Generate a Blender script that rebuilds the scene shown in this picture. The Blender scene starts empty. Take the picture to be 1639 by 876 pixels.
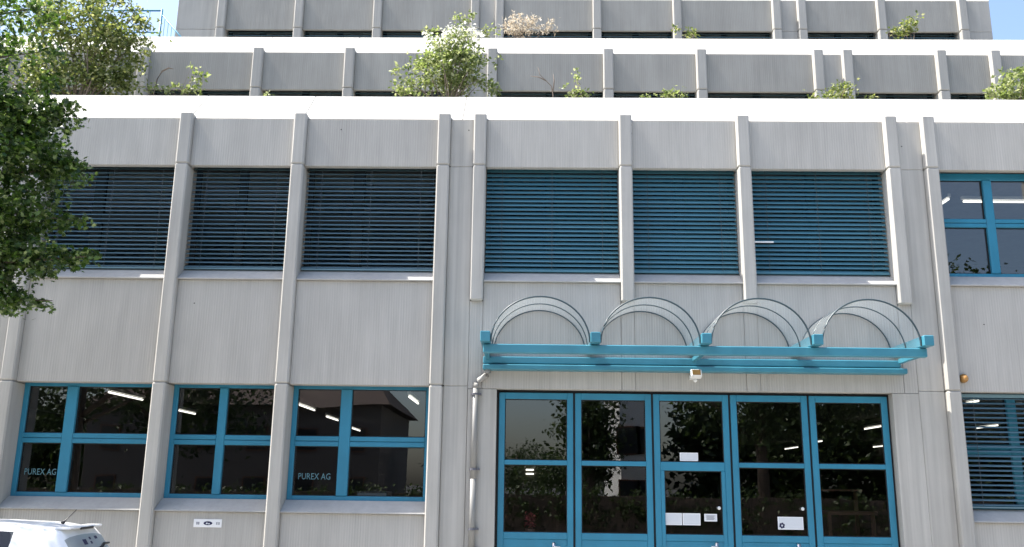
import bpy, bmesh, math, random
import numpy as np
from mathutils import Vector, Matrix
scene = bpy.context.scene
COL = scene.collection
R = math.radians

# ------------------------------------------------------------------ camera
cam_d = bpy.data.cameras.new('camera'); cam_d.sensor_width = 36; cam_d.lens = 1450 / 1639 * 36
cam_d.clip_start = 0.05; cam_d.clip_end = 3000
cam = bpy.data.objects.new('camera', cam_d); COL.objects.link(cam); scene.camera = cam
_yaw, _pitch, _roll = R(-1.175), R(13.247), R(0.779)
_f = Vector((math.sin(_yaw) * math.cos(_pitch), math.cos(_yaw) * math.cos(_pitch), math.sin(_pitch)))
_r = Vector((math.cos(_yaw), -math.sin(_yaw), 0)); _u = _r.cross(_f)
r2 = math.cos(_roll) * _r + math.sin(_roll) * _u; u2 = -math.sin(_roll) * _r + math.cos(_roll) * _u
m = Matrix.Identity(4)
for i in range(3):
    m[i][0], m[i][1], m[i][2] = r2[i], u2[i], -_f[i]
m.translation = Vector((0, -12.9, 1.85)); cam.matrix_world = m

# ------------------------------------------------------------------ sky, sun, exposure
SUN = Vector((-1.0, -0.03, 1.55)).normalized()
w = bpy.data.worlds.new('World'); scene.world = w; w.use_nodes = True
nt = w.node_tree; bgn = nt.nodes['Background']
sky = nt.nodes.new('ShaderNodeTexSky'); sky.sky_type = 'NISHITA'; sky.sun_disc = False
sky.sun_elevation = math.asin(SUN.z); sky.sun_rotation = R(-90); sky.air_density = 1.0; sky.dust_density = 2.9; sky.ozone_density = 2.0; sky.altitude = 0
nt.links.new(sky.outputs[0], bgn.inputs[0]); bgn.inputs[1].default_value = 0.12
sl = bpy.data.lights.new('sun', 'SUN'); sl.energy = 4.0; sl.angle = R(0.5); sl.color = (1, 0.95, 0.87)
so = bpy.data.objects.new('sun', sl); COL.objects.link(so); so.rotation_euler = SUN.to_track_quat('Z', 'Y').to_euler()
scene.view_settings.view_transform = 'Standard'; scene.view_settings.look = 'None'
scene.view_settings.gamma = 1; scene.view_settings.use_curve_mapping = False
scene.view_settings.exposure = 1.60
scene.render.resolution_x = 1024; scene.render.resolution_y = 547

# ------------------------------------------------------------------ materials
MATS = {}
def principled(name, col, rough=0.7, metal=0.0, spec=0.5):
    mt = bpy.data.materials.new(name); mt.use_nodes = True
    b = mt.node_tree.nodes['Principled BSDF']
    b.inputs['Base Color'].default_value = (*col, 1); b.inputs['Roughness'].default_value = rough
    b.inputs['Metallic'].default_value = metal; b.inputs['Specular IOR Level'].default_value = spec
    MATS[name] = mt; return mt
def add_noise(mt, col, amount, scale, bump=0.0, detail=4.0, rough=None):
    """vary the base colour by stretched noise in object space, plus bump"""
    n = mt.node_tree.nodes; l = mt.node_tree.links; b = n['Principled BSDF']
    tc = n.new('ShaderNodeTexCoord'); mp = n.new('ShaderNodeMapping'); mp.inputs['Scale'].default_value = scale
    l.new(tc.outputs['Object'], mp.inputs[0])
    no = n.new('ShaderNodeTexNoise'); no.inputs['Scale'].default_value = 1; no.inputs['Detail'].default_value = detail
    l.new(mp.outputs[0], no.inputs['Vector'])
    cr = n.new('ShaderNodeValToRGB')
    cr.color_ramp.elements[0].position = 0.3; cr.color_ramp.elements[1].position = 0.7
    cr.color_ramp.elements[0].color = (*[c * (1 - amount) for c in col], 1)
    cr.color_ramp.elements[1].color = (*[min(1, c * (1 + amount)) for c in col], 1)
    l.new(no.outputs['Fac'], cr.inputs[0]); l.new(cr.outputs[0], b.inputs['Base Color'])
    if bump:
        bp = n.new('ShaderNodeBump'); bp.inputs['Strength'].default_value = bump; bp.inputs['Distance'].default_value = 0.01
        l.new(no.outputs['Fac'], bp.inputs['Height']); l.new(bp.outputs[0], b.inputs['Normal'])
    return cr
def concrete(name, col, fine=0.06, blotch=0.07, fscale=(70, 70, 1.3), bump=0.25, streak=0.06, flute=0.0, drips=0.10):
    mt = principled(name, col, 0.9, 0, 0.2); n = mt.node_tree.nodes; l = mt.node_tree.links; b = n['Principled BSDF']
    tc = n.new('ShaderNodeTexCoord'); oi = n.new('ShaderNodeObjectInfo')
    def noise(scale, detail, rough=0.5):
        mp = n.new('ShaderNodeMapping'); mp.inputs['Scale'].default_value = scale
        l.new(tc.outputs['Object'], mp.inputs[0])
        no = n.new('ShaderNodeTexNoise'); no.inputs['Scale'].default_value = 1; no.inputs['Detail'].default_value = detail
        no.inputs['Roughness'].default_value = rough
        l.new(mp.outputs[0], no.inputs['Vector']); return no.outputs['Fac']
    def ramp(fac, lo, hi, a=0.3, z=0.7):
        mr = n.new('ShaderNodeMapRange'); mr.inputs[1].default_value = a; mr.inputs[2].default_value = z
        mr.inputs[3].default_value = lo; mr.inputs[4].default_value = hi
        l.new(fac, mr.inputs[0]); return mr.outputs[0]
    def mul(a, c):
        mm = n.new('ShaderNodeMath'); mm.operation = 'MULTIPLY'; l.new(a, mm.inputs[0]); l.new(c, mm.inputs[1]); return mm.outputs[0]
    f1 = noise(fscale, 2); f2 = noise((1.6, 1.6, 0.8), 5, 0.6); f3 = noise((9, 9, 0.35), 4); f4 = noise((240, 240, 240), 1)
    v = mul(mul(ramp(f1, 1 - fine, 1 + fine), ramp(f2, 1 - blotch, 1 + blotch)), mul(ramp(f3, 1 - streak, 1 + streak * 0.6, 0.25, 0.6), ramp(f4, 0.96, 1.04)))
    v = mul(v, ramp(oi.outputs['Random'], 0.965, 1.035, 0, 1))
    if flute:                                               # fine vertical board ribs
        mp = n.new('ShaderNodeMapping'); l.new(tc.outputs['Object'], mp.inputs[0])
        wv = n.new('ShaderNodeTexWave'); wv.bands_direction = 'X'; wv.inputs['Scale'].default_value = 8.6; wv.inputs['Distortion'].default_value = 2.2
        wv.inputs['Detail'].default_value = 2; wv.inputs['Detail Scale'].default_value = 0.35; l.new(mp.outputs[0], wv.inputs[0])
        mp.inputs['Scale'].default_value = (1, 1, 0.12)
        amp = ramp(noise((2.3, 2.3, 1.1), 3), 0.1, 1.7)
        fl_ = n.new('ShaderNodeMath'); fl_.operation = 'MULTIPLY_ADD'; l.new(ramp(wv.outputs['Fac'], -flute, flute * 0.5, 0, 0.6), fl_.inputs[0]); l.new(amp, fl_.inputs[1]); fl_.inputs[2].default_value = 1.0
        v = mul(v, fl_.outputs[0]); f1 = wv.outputs['Fac']
    drip = mul(ramp(noise((11, 11, 0.16), 3, 0.6), 0, 1, 0.60, 0.74), ramp(noise((1.1, 1.1, 0.9), 2), 0, 1, 0.42, 0.62))   # rain runs with a shape of their own
    dm = n.new('ShaderNodeMath'); dm.operation = 'MULTIPLY_ADD'; l.new(drip, dm.inputs[0]); dm.inputs[1].default_value = -drips; dm.inputs[2].default_value = 1.0
    v = mul(v, dm.outputs[0])
    mx = n.new('ShaderNodeVectorMath'); mx.operation = 'SCALE'; mx.inputs[0].default_value = col; l.new(v, mx.inputs['Scale'])
    l.new(mx.outputs[0], b.inputs['Base Color'])
    bp = n.new('ShaderNodeBump'); bp.inputs['Strength'].default_value = bump; bp.inputs['Distance'].default_value = 0.006
    l.new(f1, bp.inputs['Height']); l.new(bp.outputs[0], b.inputs['Normal'])
    return mt
concrete('fluted', (0.418, 0.402, 0.37), flute=0.05)
concrete('fluted_shaded', (0.335, 0.325, 0.297), 0.06, 0.09, flute=0.05)  # fluted concrete darkened to stand for weaker bounce light on upper tiers
concrete('smooth', (0.40, 0.387, 0.357), 0.05, 0.08, (30, 30, 1.0), 0.1, 0.08, drips=0.14)
concrete('pier', (0.425, 0.408, 0.372), 0.07, 0.08, (22, 22, 0.5), 0.15, 0.12, drips=0.24)
concrete('coping', (0.44, 0.43, 0.40), 0.03, 0.06, (12, 12, 12), 0.1, 0.03)
concrete('sill', (0.39, 0.384, 0.365), 0.03, 0.08, (20, 20, 20), 0.1, 0.05)
add_noise(principled('blue_paint', (0.022, 0.196, 0.305), 0.42), (0.022, 0.196, 0.305), 0.10, (3, 3, 1.5), 0.0)
add_noise(principled('canopy_paint', (0.045, 0.205, 0.275), 0.4), (0.045, 0.205, 0.275), 0.12, (4, 4, 4), 0.0)
principled('blind_slat', (0.14, 0.24, 0.285), 0.35, 0.0, 0.6)
principled('blind_slat_blue', (0.065, 0.19, 0.245), 0.35, 0.0, 0.6)
principled('shaded_frame', (0.012, 0.018, 0.022), 0.5)  # frame colour darkened to stand for the shade behind the blinds
principled('cord', (0.08, 0.1, 0.11), 0.8)
principled('rubber', (0.012, 0.012, 0.013), 0.7)
principled('dark_gap', (0.01, 0.012, 0.015), 0.8)
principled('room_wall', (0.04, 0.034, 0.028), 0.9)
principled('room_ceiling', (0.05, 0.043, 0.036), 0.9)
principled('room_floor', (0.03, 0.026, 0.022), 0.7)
principled('zinc', (0.27, 0.265, 0.25), 0.6, 0.2)
principled('white_plastic', (0.75, 0.75, 0.73), 0.5)
principled('paper', (0.62, 0.64, 0.66), 0.8)
principled('paper_edge', (0.8, 0.8, 0.8), 0.8)
principled('ink_navy', (0.012, 0.012, 0.06), 0.6)
principled('ink_grey', (0.12, 0.12, 0.14), 0.7)
principled('decal_teal', (0.10, 0.22, 0.25), 0.6)
principled('arch_metal', (0.035, 0.06, 0.07), 0.4)
principled('steel', (0.55, 0.55, 0.56), 0.25, 1.0)
principled('amber', (0.38, 0.20, 0.06), 0.25)
principled('brass', (0.28, 0.16, 0.05), 0.35, 0.7)
principled('car_white', (0.84, 0.84, 0.82), 0.3); MATS['car_white'].node_tree.nodes['Principled BSDF'].inputs['Coat Weight'].default_value = 0.2
principled('car_black', (0.012, 0.012, 0.013), 0.4)
principled('car_seat', (0.02, 0.02, 0.022), 0.9)
principled('lamp_red', (0.4, 0.01, 0.01), 0.2)
principled('lamp_clear', (0.6, 0.6, 0.6), 0.1)
principled('bark', (0.10, 0.075, 0.055), 0.9); add_noise(MATS['bark'], (0.10, 0.075, 0.055), 0.4, (18, 18, 4), 0.6)
principled('soil', (0.06, 0.045, 0.03), 1)
principled('twig', (0.22, 0.17, 0.13), 0.9)
principled('wood', (0.16, 0.07, 0.035), 0.6)
principled('red_leaf', (0.22, 0.02, 0.025), 0.6)
principled('render_wall', (0.42, 0.38, 0.32), 0.9); add_noise(MATS['render_wall'], (0.42, 0.38, 0.32), 0.1, (1, 1, 0.5))
principled('roof_tile', (0.07, 0.05, 0.042), 0.9); add_noise(MATS['roof_tile'], (0.07, 0.05, 0.042), 0.3, (4, 4, 4), 0.4)
principled('house_pane', (0.03, 0.035, 0.04), 0.08)
principled('asphalt', (0.06, 0.06, 0.06), 0.9); add_noise(MATS['asphalt'], (0.065, 0.064, 0.062), 0.3, (40, 40, 40), 0.3)
principled('bounce_paving', (0.30, 0.29, 0.27), 0.9); add_noise(MATS['bounce_paving'], (0.30, 0.29, 0.27), 0.15, (2, 2, 2), 0.2)

def glass_mat(name, tint, ior, film=0.0):
    mt = bpy.data.materials.new(name); mt.use_nodes = True; n = mt.node_tree.nodes; l = mt.node_tree.links
    n.remove(n['Principled BSDF']); out = n['Material Output']
    tr = n.new('ShaderNodeBsdfTransparent'); tr.inputs[0].default_value = (*tint, 1)
    gl = n.new('ShaderNodeBsdfGlossy'); gl.inputs['Roughness'].default_value = 0.0; gl.inputs[0].default_value = (1, 1, 1, 1)
    fr = n.new('ShaderNodeFresnel'); ge = n.new('ShaderNodeNewGeometry'); mr = n.new('ShaderNodeMapRange')   # thin sheet: same reflectance from both sides
    mr.inputs[3].default_value = ior; mr.inputs[4].default_value = 1 / ior; l.new(ge.outputs['Backfacing'], mr.inputs[0]); l.new(mr.outputs[0], fr.inputs[0])
    mx = n.new('ShaderNodeMixShader'); l.new(fr.outputs[0], mx.inputs[0]); l.new(tr.outputs[0], mx.inputs[1]); l.new(gl.outputs[0], mx.inputs[2])
    tc = n.new('ShaderNodeTexCoord'); no = n.new('ShaderNodeTexNoise'); no.inputs['Scale'].default_value = 1.2; no.inputs['Detail'].default_value = 1
    bp = n.new('ShaderNodeBump'); bp.inputs['Strength'].default_value = 0.05; bp.inputs['Distance'].default_value = 0.03
    l.new(tc.outputs['Object'], no.inputs['Vector']); l.new(no.outputs['Fac'], bp.inputs['Height']); l.new(bp.outputs[0], gl.inputs['Normal'])
    last = mx.outputs[0]
    if film:                                                # a thin pale film: weathering on the canopy, painted sky reflection on the hatch
        tl = n.new('ShaderNodeBsdfTranslucent'); tl.inputs[0].default_value = (0.7, 0.76, 0.78, 1); df = n.new('ShaderNodeBsdfDiffuse'); df.inputs[0].default_value = (0.7, 0.76, 0.78, 1)
        m2 = n.new('ShaderNodeMixShader'); l.new(tl.outputs[0], m2.inputs[1]); l.new(df.outputs[0], m2.inputs[2])
        m3 = n.new('ShaderNodeMixShader'); m3.inputs[0].default_value = film; l.new(last, m3.inputs[1]); l.new(m2.outputs[0], m3.inputs[2]); last = m3.outputs[0]
    l.new(last, out.inputs[0]); MATS[name] = mt
glass_mat('window_glass', (0.72, 0.76, 0.76), 2.0)
glass_mat('canopy_glass', (0.95, 0.975, 0.98), 1.45, 0.10)
glass_mat('car_glass', (0.55, 0.58, 0.60), 1.6)
glass_mat('car_rear_glass', (0.55, 0.58, 0.60), 2.6, 0.6)  # strong pale film stands in for sky mirrored in the hatch glass
def emit(name, col, s):
    mt = bpy.data.materials.new(name); mt.use_nodes = True; n = mt.node_tree.nodes; n.remove(n['Principled BSDF'])
    e = n.new('ShaderNodeEmission'); e.inputs[0].default_value = (*col, 1); e.inputs[1].default_value = s
    mt.node_tree.links.new(e.outputs[0], n['Material Output'].inputs[0]); MATS[name] = mt
emit('tube_light', (1, 0.93, 0.82), 1.0)
def leaf_mat(name, stops, trans=0.35, rough=0.5):
    mt = bpy.data.materials.new(name); mt.use_nodes = True; n = mt.node_tree.nodes; l = mt.node_tree.links
    b = n['Principled BSDF']; b.inputs['Roughness'].default_value = rough; b.inputs['Specular IOR Level'].default_value = 0.4
    g = n.new('ShaderNodeNewGeometry'); cr = n.new('ShaderNodeValToRGB'); els = cr.color_ramp.elements
    while len(els) < len(stops): els.new(0.5)
    for e, (p, c) in zip(els, stops): e.position = p; e.color = (*c, 1)
    l.new(g.outputs['Random Per Island'], cr.inputs[0]); l.new(cr.outputs[0], b.inputs['Base Color'])
    t = n.new('ShaderNodeBsdfTranslucent'); hs = n.new('ShaderNodeHueSaturation'); hs.inputs['Value'].default_value = 1.6; hs.inputs['Saturation'].default_value = 1.15
    l.new(cr.outputs[0], hs.inputs['Color']); l.new(hs.outputs[0], t.inputs[0])
    mx = n.new('ShaderNodeMixShader'); mx.inputs[0].default_value = trans
    l.new(b.outputs[0], mx.inputs[1]); l.new(t.outputs[0], mx.inputs[2]); l.new(mx.outputs[0], n['Material Output'].inputs[0]); MATS[name] = mt
leaf_mat('maple_leaf', [(0, (0.017, 0.041, 0.010)), (0.45, (0.042, 0.082, 0.015)), (0.8, (0.105, 0.165, 0.038)), (1, (0.24, 0.29, 0.12))], 0.40, 0.32)
leaf_mat('shrub_leaf', [(0, (0.06, 0.09, 0.025)), (0.5, (0.15, 0.185, 0.055)), (0.85, (0.28, 0.30, 0.11)), (1, (0.42, 0.42, 0.24))], 0.42, 0.4)
leaf_mat('bright_leaf', [(0, (0.08, 0.115, 0.03)), (0.5, (0.18, 0.225, 0.075)), (1, (0.38, 0.40, 0.22))], 0.42, 0.4)
leaf_mat('dry_leaf', [(0, (0.34, 0.28, 0.20)), (0.5, (0.55, 0.48, 0.38)), (1, (0.74, 0.69, 0.58))], 0.2)
leaf_mat('flower_white', [(0, (0.5, 0.5, 0.42)), (1, (0.8, 0.8, 0.74))], 0.3)
leaf_mat('dark_leaf', [(0, (0.02, 0.04, 0.012)), (1, (0.06, 0.09, 0.025))], 0.25)

# ------------------------------------------------------------------ helpers
def link(o, parent=None):
    COL.objects.link(o)
    if parent is not None: o.parent = parent
    return o
def mesh_obj(name, verts, faces, mat, parent=None, smooth=False):
    me = bpy.data.meshes.new(name); me.from_pydata([tuple(v) for v in verts], [], [tuple(f) for f in faces]); me.update()
    if mat: me.materials.append(MATS[mat])
    if smooth:
        for p in me.polygons: p.use_smooth = True
    return link(bpy.data.objects.new(name, me), parent)
def bm_obj(name, bm, mat, parent=None, smooth=False):
    me = bpy.data.meshes.new(name); bm.to_mesh(me); bm.free(); me.materials.append(MATS[mat])
    if smooth:
        for p in me.polygons: p.use_smooth = True
    return link(bpy.data.objects.new(name, me), parent)
def bbox(bm, x0, x1, y0, y1, z0, z1, bev=0.0):
    vs = [bm.verts.new(p) for p in ((x0, y0, z0), (x1, y0, z0), (x1, y1, z0), (x0, y1, z0), (x0, y0, z1), (x1, y0, z1), (x1, y1, z1), (x0, y1, z1))]
    fs = [bm.faces.new([vs[i] for i in f]) for f in ((0, 3, 2, 1), (4, 5, 6, 7), (0, 1, 5, 4), (1, 2, 6, 5), (2, 3, 7, 6), (3, 0, 4, 7))]
    if bev:
        es = {e for f in fs for e in f.edges}
        bmesh.ops.bevel(bm, geom=list(es), offset=bev, segments=1, affect='EDGES', profile=0.5)
def box(name, x0, x1, y0, y1, z0, z1, mat, parent=None, bev=0.0):
    bm = bmesh.new(); bbox(bm, x0, x1, y0, y1, z0, z1, bev); return bm_obj(name, bm, mat, parent)
def prism(name, prof, x0, x1, mat, parent=None, bev=0.0):
    """profile of (y, z) points run along x"""
    n = len(prof); bm = bmesh.new()
    a = [bm.verts.new((x0, y, z)) for y, z in prof]; b = [bm.verts.new((x1, y, z)) for y, z in prof]
    fs = [bm.faces.new(a), bm.faces.new(b[::-1])] + [bm.faces.new((a[i], b[i], b[(i + 1) % n], a[(i + 1) % n])[::-1]) for i in range(n)]
    bmesh.ops.recalc_face_normals(bm, faces=bm.faces)
    if bev: bmesh.ops.bevel(bm, geom=list(bm.edges), offset=bev, segments=1, affect='EDGES')
    return bm_obj(name, bm, mat, parent)
def tube(bm, pts, rad, seg=8, caps=True):
    pts = [Vector(p) for p in pts]; rings = []
    if not hasattr(rad, '__len__'): rad = [rad] * len(pts)
    for i, p in enumerate(pts):
        d = (pts[min(i + 1, len(pts) - 1)] - pts[max(i - 1, 0)]).normalized()
        a = d.cross(Vector((0, 0, 1))) if abs(d.z) < 0.9 else d.cross(Vector((1, 0, 0)))
        a.normalize(); b = d.cross(a)
        rings.append([bm.verts.new(p + rad[i] * (math.cos(t) * a + math.sin(t) * b)) for t in [2 * math.pi * k / seg for k in range(seg)]])
    for r0, r1 in zip(rings, rings[1:]):
        for k in range(seg): bm.faces.new((r0[k], r0[(k + 1) % seg], r1[(k + 1) % seg], r1[k]))
    if caps: bm.faces.new(rings[0][::-1]); bm.faces.new(rings[-1])
def tube_obj(name, pts, rad, mat, parent=None, seg=8, smooth=True):
    bm = bmesh.new(); tube(bm, pts, rad, seg); bmesh.ops.recalc_face_normals(bm, faces=bm.faces); return bm_obj(name, bm, mat, parent, smooth)
def empty(name, loc, label, cat, group=None):
    o = bpy.data.objects.new(name, None); o.location = loc; o.empty_display_size = 0.2; link(o); return tag(o, label, cat, group)
def tag(o, label, cat, group=None):
    o['label'] = label; o['category'] = cat
    if group: o['group'] = group
    return o
def struct(o): o['kind'] = 'structure'; return o
def stuff(o): o['kind'] = 'stuff'; return o

# ------------------------------------------------------------------ ground
def sheet(name, x0, x1, y0, y1, z, mat): return mesh_obj(name, [(x0, y0, z), (x1, y0, z), (x1, y1, z), (x0, y1, z)], [(0, 1, 2, 3)], mat)
struct(sheet('ground', -900, 900, -900, 900, -0.02, 'asphalt'))
struct(sheet('unseen_forecourt', -45, 45, -26, 26, -0.012, 'bounce_paving'))  # unseen ground, its pale surface chosen to bounce sun onto the facade

# ------------------------------------------------------------------ the building
B = empty('office_building', (0, 0, 0), 'terraced grey concrete building with blue window frames and stepped planted parapets', 'building')
RW = 0.19; G = 0.003
T1 = [-12.07, -10.31, -8.11, -7.56, -5.36, -3.61, -1.415, -0.87, 1.32, 3.085, 5.293, 5.852, 7.61, 9.81, 10.36]
T2 = [-12.05, -10.29, -8.09, -7.54, -5.34, -3.58, -1.39, -0.85, 1.35, 3.11, 5.31, 5.86, 7.62, 8.63, 10.8]
T3 = [-7.11, -5.36, -3.58, -1.38, -0.83, 1.35, 3.14, 5.35, 5.91, 7.67, 9.47]
def rib(x, y0, y1, z0, z1): return box('rib', x, x + RW, y0, y1, z0, z1, 'smooth', B, 0.020)
def panel(x0, x1, y, z0, z1, mat='fluted', t=0.2, bev=0.006): return box('wall_panel', x0 + G, x1 - G, y, y + t, z0, z1, mat, B, bev)
def coping(x0, x1, y, z): return prism('coping', [(y, z), (y + 0.68, z + 0.68), (y + 0.95, z + 0.68), (y + 0.95, z + 0.25), (y + 0.22, z)], x0 + 0.003, x1 - 0.003, 'coping', B, 0.004)
def joints(ribs):
    out = [ribs[0]]
    for a, b in zip(ribs, ribs[1:]):
        if b - a < 1.2: out.append((a + b + RW) / 2)
    js = []
    k = 0
    for i, a in enumerate(ribs):
        near_gap = (i + 1 < len(ribs) and ribs[i + 1] - a < 0.8) or (i > 0 and a - ribs[i - 1] < 0.8)
        if near_gap:
            if i + 1 < len(ribs) and ribs[i + 1] - a < 0.8: js.append((a + ribs[i + 1] + RW) / 2)
        else: js.append(a + RW * 0.6)
    return js
def make_window(x0, x1, z0, z1, y, mull=(), trans=(), fw=0.07, mat='blue_paint', header=0.0, depth=0.07):
    """blue frame with mullion and transom bars, each pane its own mesh"""
    bm = bmesh.new()
    bbox(bm, x0, x0 + fw, y, y + depth, z0, z1, 0.006); bbox(bm, x1 - fw, x1, y, y + depth, z0, z1, 0.006)
    bbox(bm, x0 + fw, x1 - fw, y + 0.002, y + depth, z1 - fw - header, z1, 0.006); bbox(bm, x0 + fw, x1 - fw, y + 0.002, y + depth, z0, z0 + fw, 0.006)
    for a, b in mull: bbox(bm, a, b, y - 0.012, y + depth, z0 + fw, z1 - fw - header, 0.008)
    for a, b in trans:
        xs = [x0 + fw] + [v for ab in mull for v in ab] + [x1 - fw]
        for k in range(0, len(xs), 2):
            mid = (a + b) / 2
            bbox(bm, xs[k], xs[k + 1], y - 0.006, y + depth, a, mid - 0.004, 0.006); bbox(bm, xs[k], xs[k + 1], y - 0.006, y + depth, mid + 0.004, b, 0.006)
            bbox(bm, xs[k], xs[k + 1], y + 0.02, y + depth - 0.01, mid - 0.006, mid + 0.006)
    wn = bm_obj('window', bm, mat, B)
    xs = [x0 + fw] + [v for ab in mull for v in ab] + [x1 - fw]; zs = [z0 + fw] + [v for ab in trans for v in ab] + [z1 - fw - header]
    for i in range(0, len(xs), 2):
        for j in range(0, len(zs), 2):
            # thin gasket then the pane, set back in the frame
            mesh_obj('pane', [(xs[i], y + 0.045, zs[j]), (xs[i + 1], y + 0.045, zs[j]), (xs[i + 1], y + 0.045, zs[j + 1]), (xs[i], y + 0.045, zs[j + 1])], [(0, 1, 2, 3)], 'window_glass', wn)
            g = bmesh.new(); t = 0.012
            for (a0, a1, b0, b1) in ((xs[i], xs[i] + t, zs[j], zs[j + 1]), (xs[i + 1] - t, xs[i + 1], zs[j], zs[j + 1]), (xs[i] + t, xs[i + 1] - t, zs[j], zs[j] + t), (xs[i] + t, xs[i + 1] - t, zs[j + 1] - t, zs[j + 1])):
                bbox(g, a0, a1, y + 0.034, y + 0.043, b0, b1)
            bm_obj('gasket', g, 'rubber', wn)
    return wn
rng = random.Random(7)
def make_blind(x0, x1, z0, z1, y, tilt, mat='blind_slat', pitch=0.0665, wid=0.08):
    x0 += 0.012; x1 -= 0.012
    bl = box('blind', x0, x1, y - 0.035, y + 0.035, z1 - 0.05, z1, mat, B, 0.004)      # head rail
    n = int((z1 - 0.06 - z0 - 0.03) / pitch); h = wid / 2
    prof = [(0.0, 0.0)]; NS = 6                              # a curved slat: flat at the inner edge, steep at the outer lip
    for q in range(NS):
        a_ = R(tilt[0] + (tilt[1] - tilt[0]) * (q + 0.5) / NS); prof.append((prof[-1][0] - math.cos(a_) * wid / NS, prof[-1][1] - math.sin(a_) * wid / NS))
    my = (prof[0][0] + prof[-1][0]) / 2; mz = (prof[0][1] + prof[-1][1]) / 2; prof = [(a_ - my, b_ - mz) for a_, b_ in prof]
    me = bpy.data.meshes.new('slat')
    vs = [((x0 + x1) / 2 * 0 + s * (x1 - x0) / 2, a, b) for a, b in prof for s in (-1, 1)]
    me.from_pydata(vs, [], [(2 * i, 2 * i + 1, 2 * i + 3, 2 * i + 2) for i in range(len(prof) - 1)]); me.materials.append(MATS[mat])
    for p in me.polygons: p.use_smooth = True
    for k in range(n + 1):
        s = bpy.data.objects.new('slat', me); link(s, bl)
        s.location = ((x0 + x1) / 2, y, z0 + 0.045 + k * pitch + rng.uniform(-0.0015, 0.0015))
        s.rotation_euler = (R(rng.uniform(-2.5, 2.5)), rng.uniform(-0.0012, 0.0012), 0)
    box('bottom_rail', x0, x1, y - 0.03, y + 0.03, z0, z0 + 0.018, mat, bl)
    for fx in ((0.12, 0.5, 0.88) if x1 - x0 > 1.7 else (0.15, 0.85)):
        x = x0 + fx * (x1 - x0)
        box('ladder_cord', x - 0.003, x + 0.003, y - 0.046, y - 0.043, z0 + 0.02, z1 - 0.05, 'cord', bl)
    return bl
HEAD, Z_SILL, Z_J = 6.53, 4.77, 3.235
FULL = {-12.07, -10.31, -8.11, -7.56, -5.36, -3.61, -1.415, 5.852, 7.61, 9.81, 10.36}   # ribs that run down to the ground
for x in T1:
    rib(x, -0.10, 0.20, HEAD + 0.004, 7.36)
    if x in FULL:
        rib(x, -0.10, 0.34, Z_J + 0.004, HEAD); rib(x, -0.10, 0.34, 0, Z_J)
    else:
        rib(x, -0.10, 0.34, 4.47, HEAD)
        box('wall_panel', x + 0.001, x + RW - 0.001, 0.0, 0.2, 3.205, 4.468, 'fluted', B)
def sill_prof(zo, zi, yi): return [(-0.052, zo - 0.014), (-0.052, zo), (yi, zi), (yi + 0.1, zi), (yi + 0.1, zo - 0.10), (0.02, zo - 0.014)]
MULL = {-7.56: (-6.73, -6.57), -5.36: (-4.49, -4.37), -3.61: (-2.72, -2.56), 5.852: (6.81, 6.94)}
TILT = {-7.56: (20, 44), -5.36: (20, 44), -3.61: (20, 45), -0.87: (34, 66), 1.32: (37, 68), 3.085: (34, 66)}
DOOR = (-0.46, 5.115)
lettered = []
for a, b in zip(T1, T1[1:]):
    x0, x1 = a + RW, b
    if b - a < 1.2:                                        # pier between twin ribs
        panel(x0, x1, 0.0, HEAD + 0.004, 7.285, 'pier'); panel(x0, x1, 0.0, Z_J + 0.004, HEAD, 'pier')
        panel(x0, x1, 0.0, 0, Z_J, 'pier'); continue
    panel(x0, x1, 0.0, HEAD, 7.285, t=0.1)
    prism('window_sill', sill_prof(Z_SILL, 4.945, 0.19), x0 + 0.001, x1 - 0.001, 'sill', B, 0.003)
    mu = MULL.get(a, ((a + b) / 2, (a + b) / 2 + 0.13))
    if a in TILT:
        make_window(x0, x1, 4.93, HEAD + 0.10, 0.31, [mu], [(5.71, 5.84)], mat='shaded_frame')
        make_blind(x0, x1, 4.95, HEAD + 0.08, 0.17, TILT[a], 'blind_slat' if a < -1 else 'blind_slat_blue')
    else:
        make_window(x0, x1, 4.93, HEAD + 0.03, 0.22, [mu], [(5.71, 5.84)], header=0.04)
    if a in (-0.87, 1.32, 3.085):
        panel(x0, x1, 0.0, 3.205, Z_SILL - 0.016); continue
    panel(x0, x1, 0.0, Z_J, Z_SILL - 0.016)
    if a == -1.415: continue
    prism('window_sill', sill_prof(1.475, 1.63, 0.20), x0 + 0.001, x1 - 0.001, 'sill', B, 0.003)
    panel(x0, x1, 0.0, 0, 1.459)
    wn = make_window(x0, x1, 1.62, 3.265, 0.24, [mu], [(2.38, 2.52)])
    if a in (-7.56, -3.61): lettered.append((wn, x0))
    if a == 5.852: make_blind(x0, x1, 1.65, 3.22, 0.16, (5, 40), 'blind_slat')
# door jambs: the pieces of pier under the cut-off ribs
box('wall_panel', -0.87 + 0.002, DOOR[0], 0.0, 0.3, 0, 3.2, 'pier', B, 0.004)
box('wall_panel', DOOR[1], 5.483, 0.0, 0.3, 0, 3.2, 'pier', B, 0.004)
js = [-13.0] + joints(T1) + [12.6]
for a, b in zip(js, js[1:]): coping(a, b, 0.0, 7.29)
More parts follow.
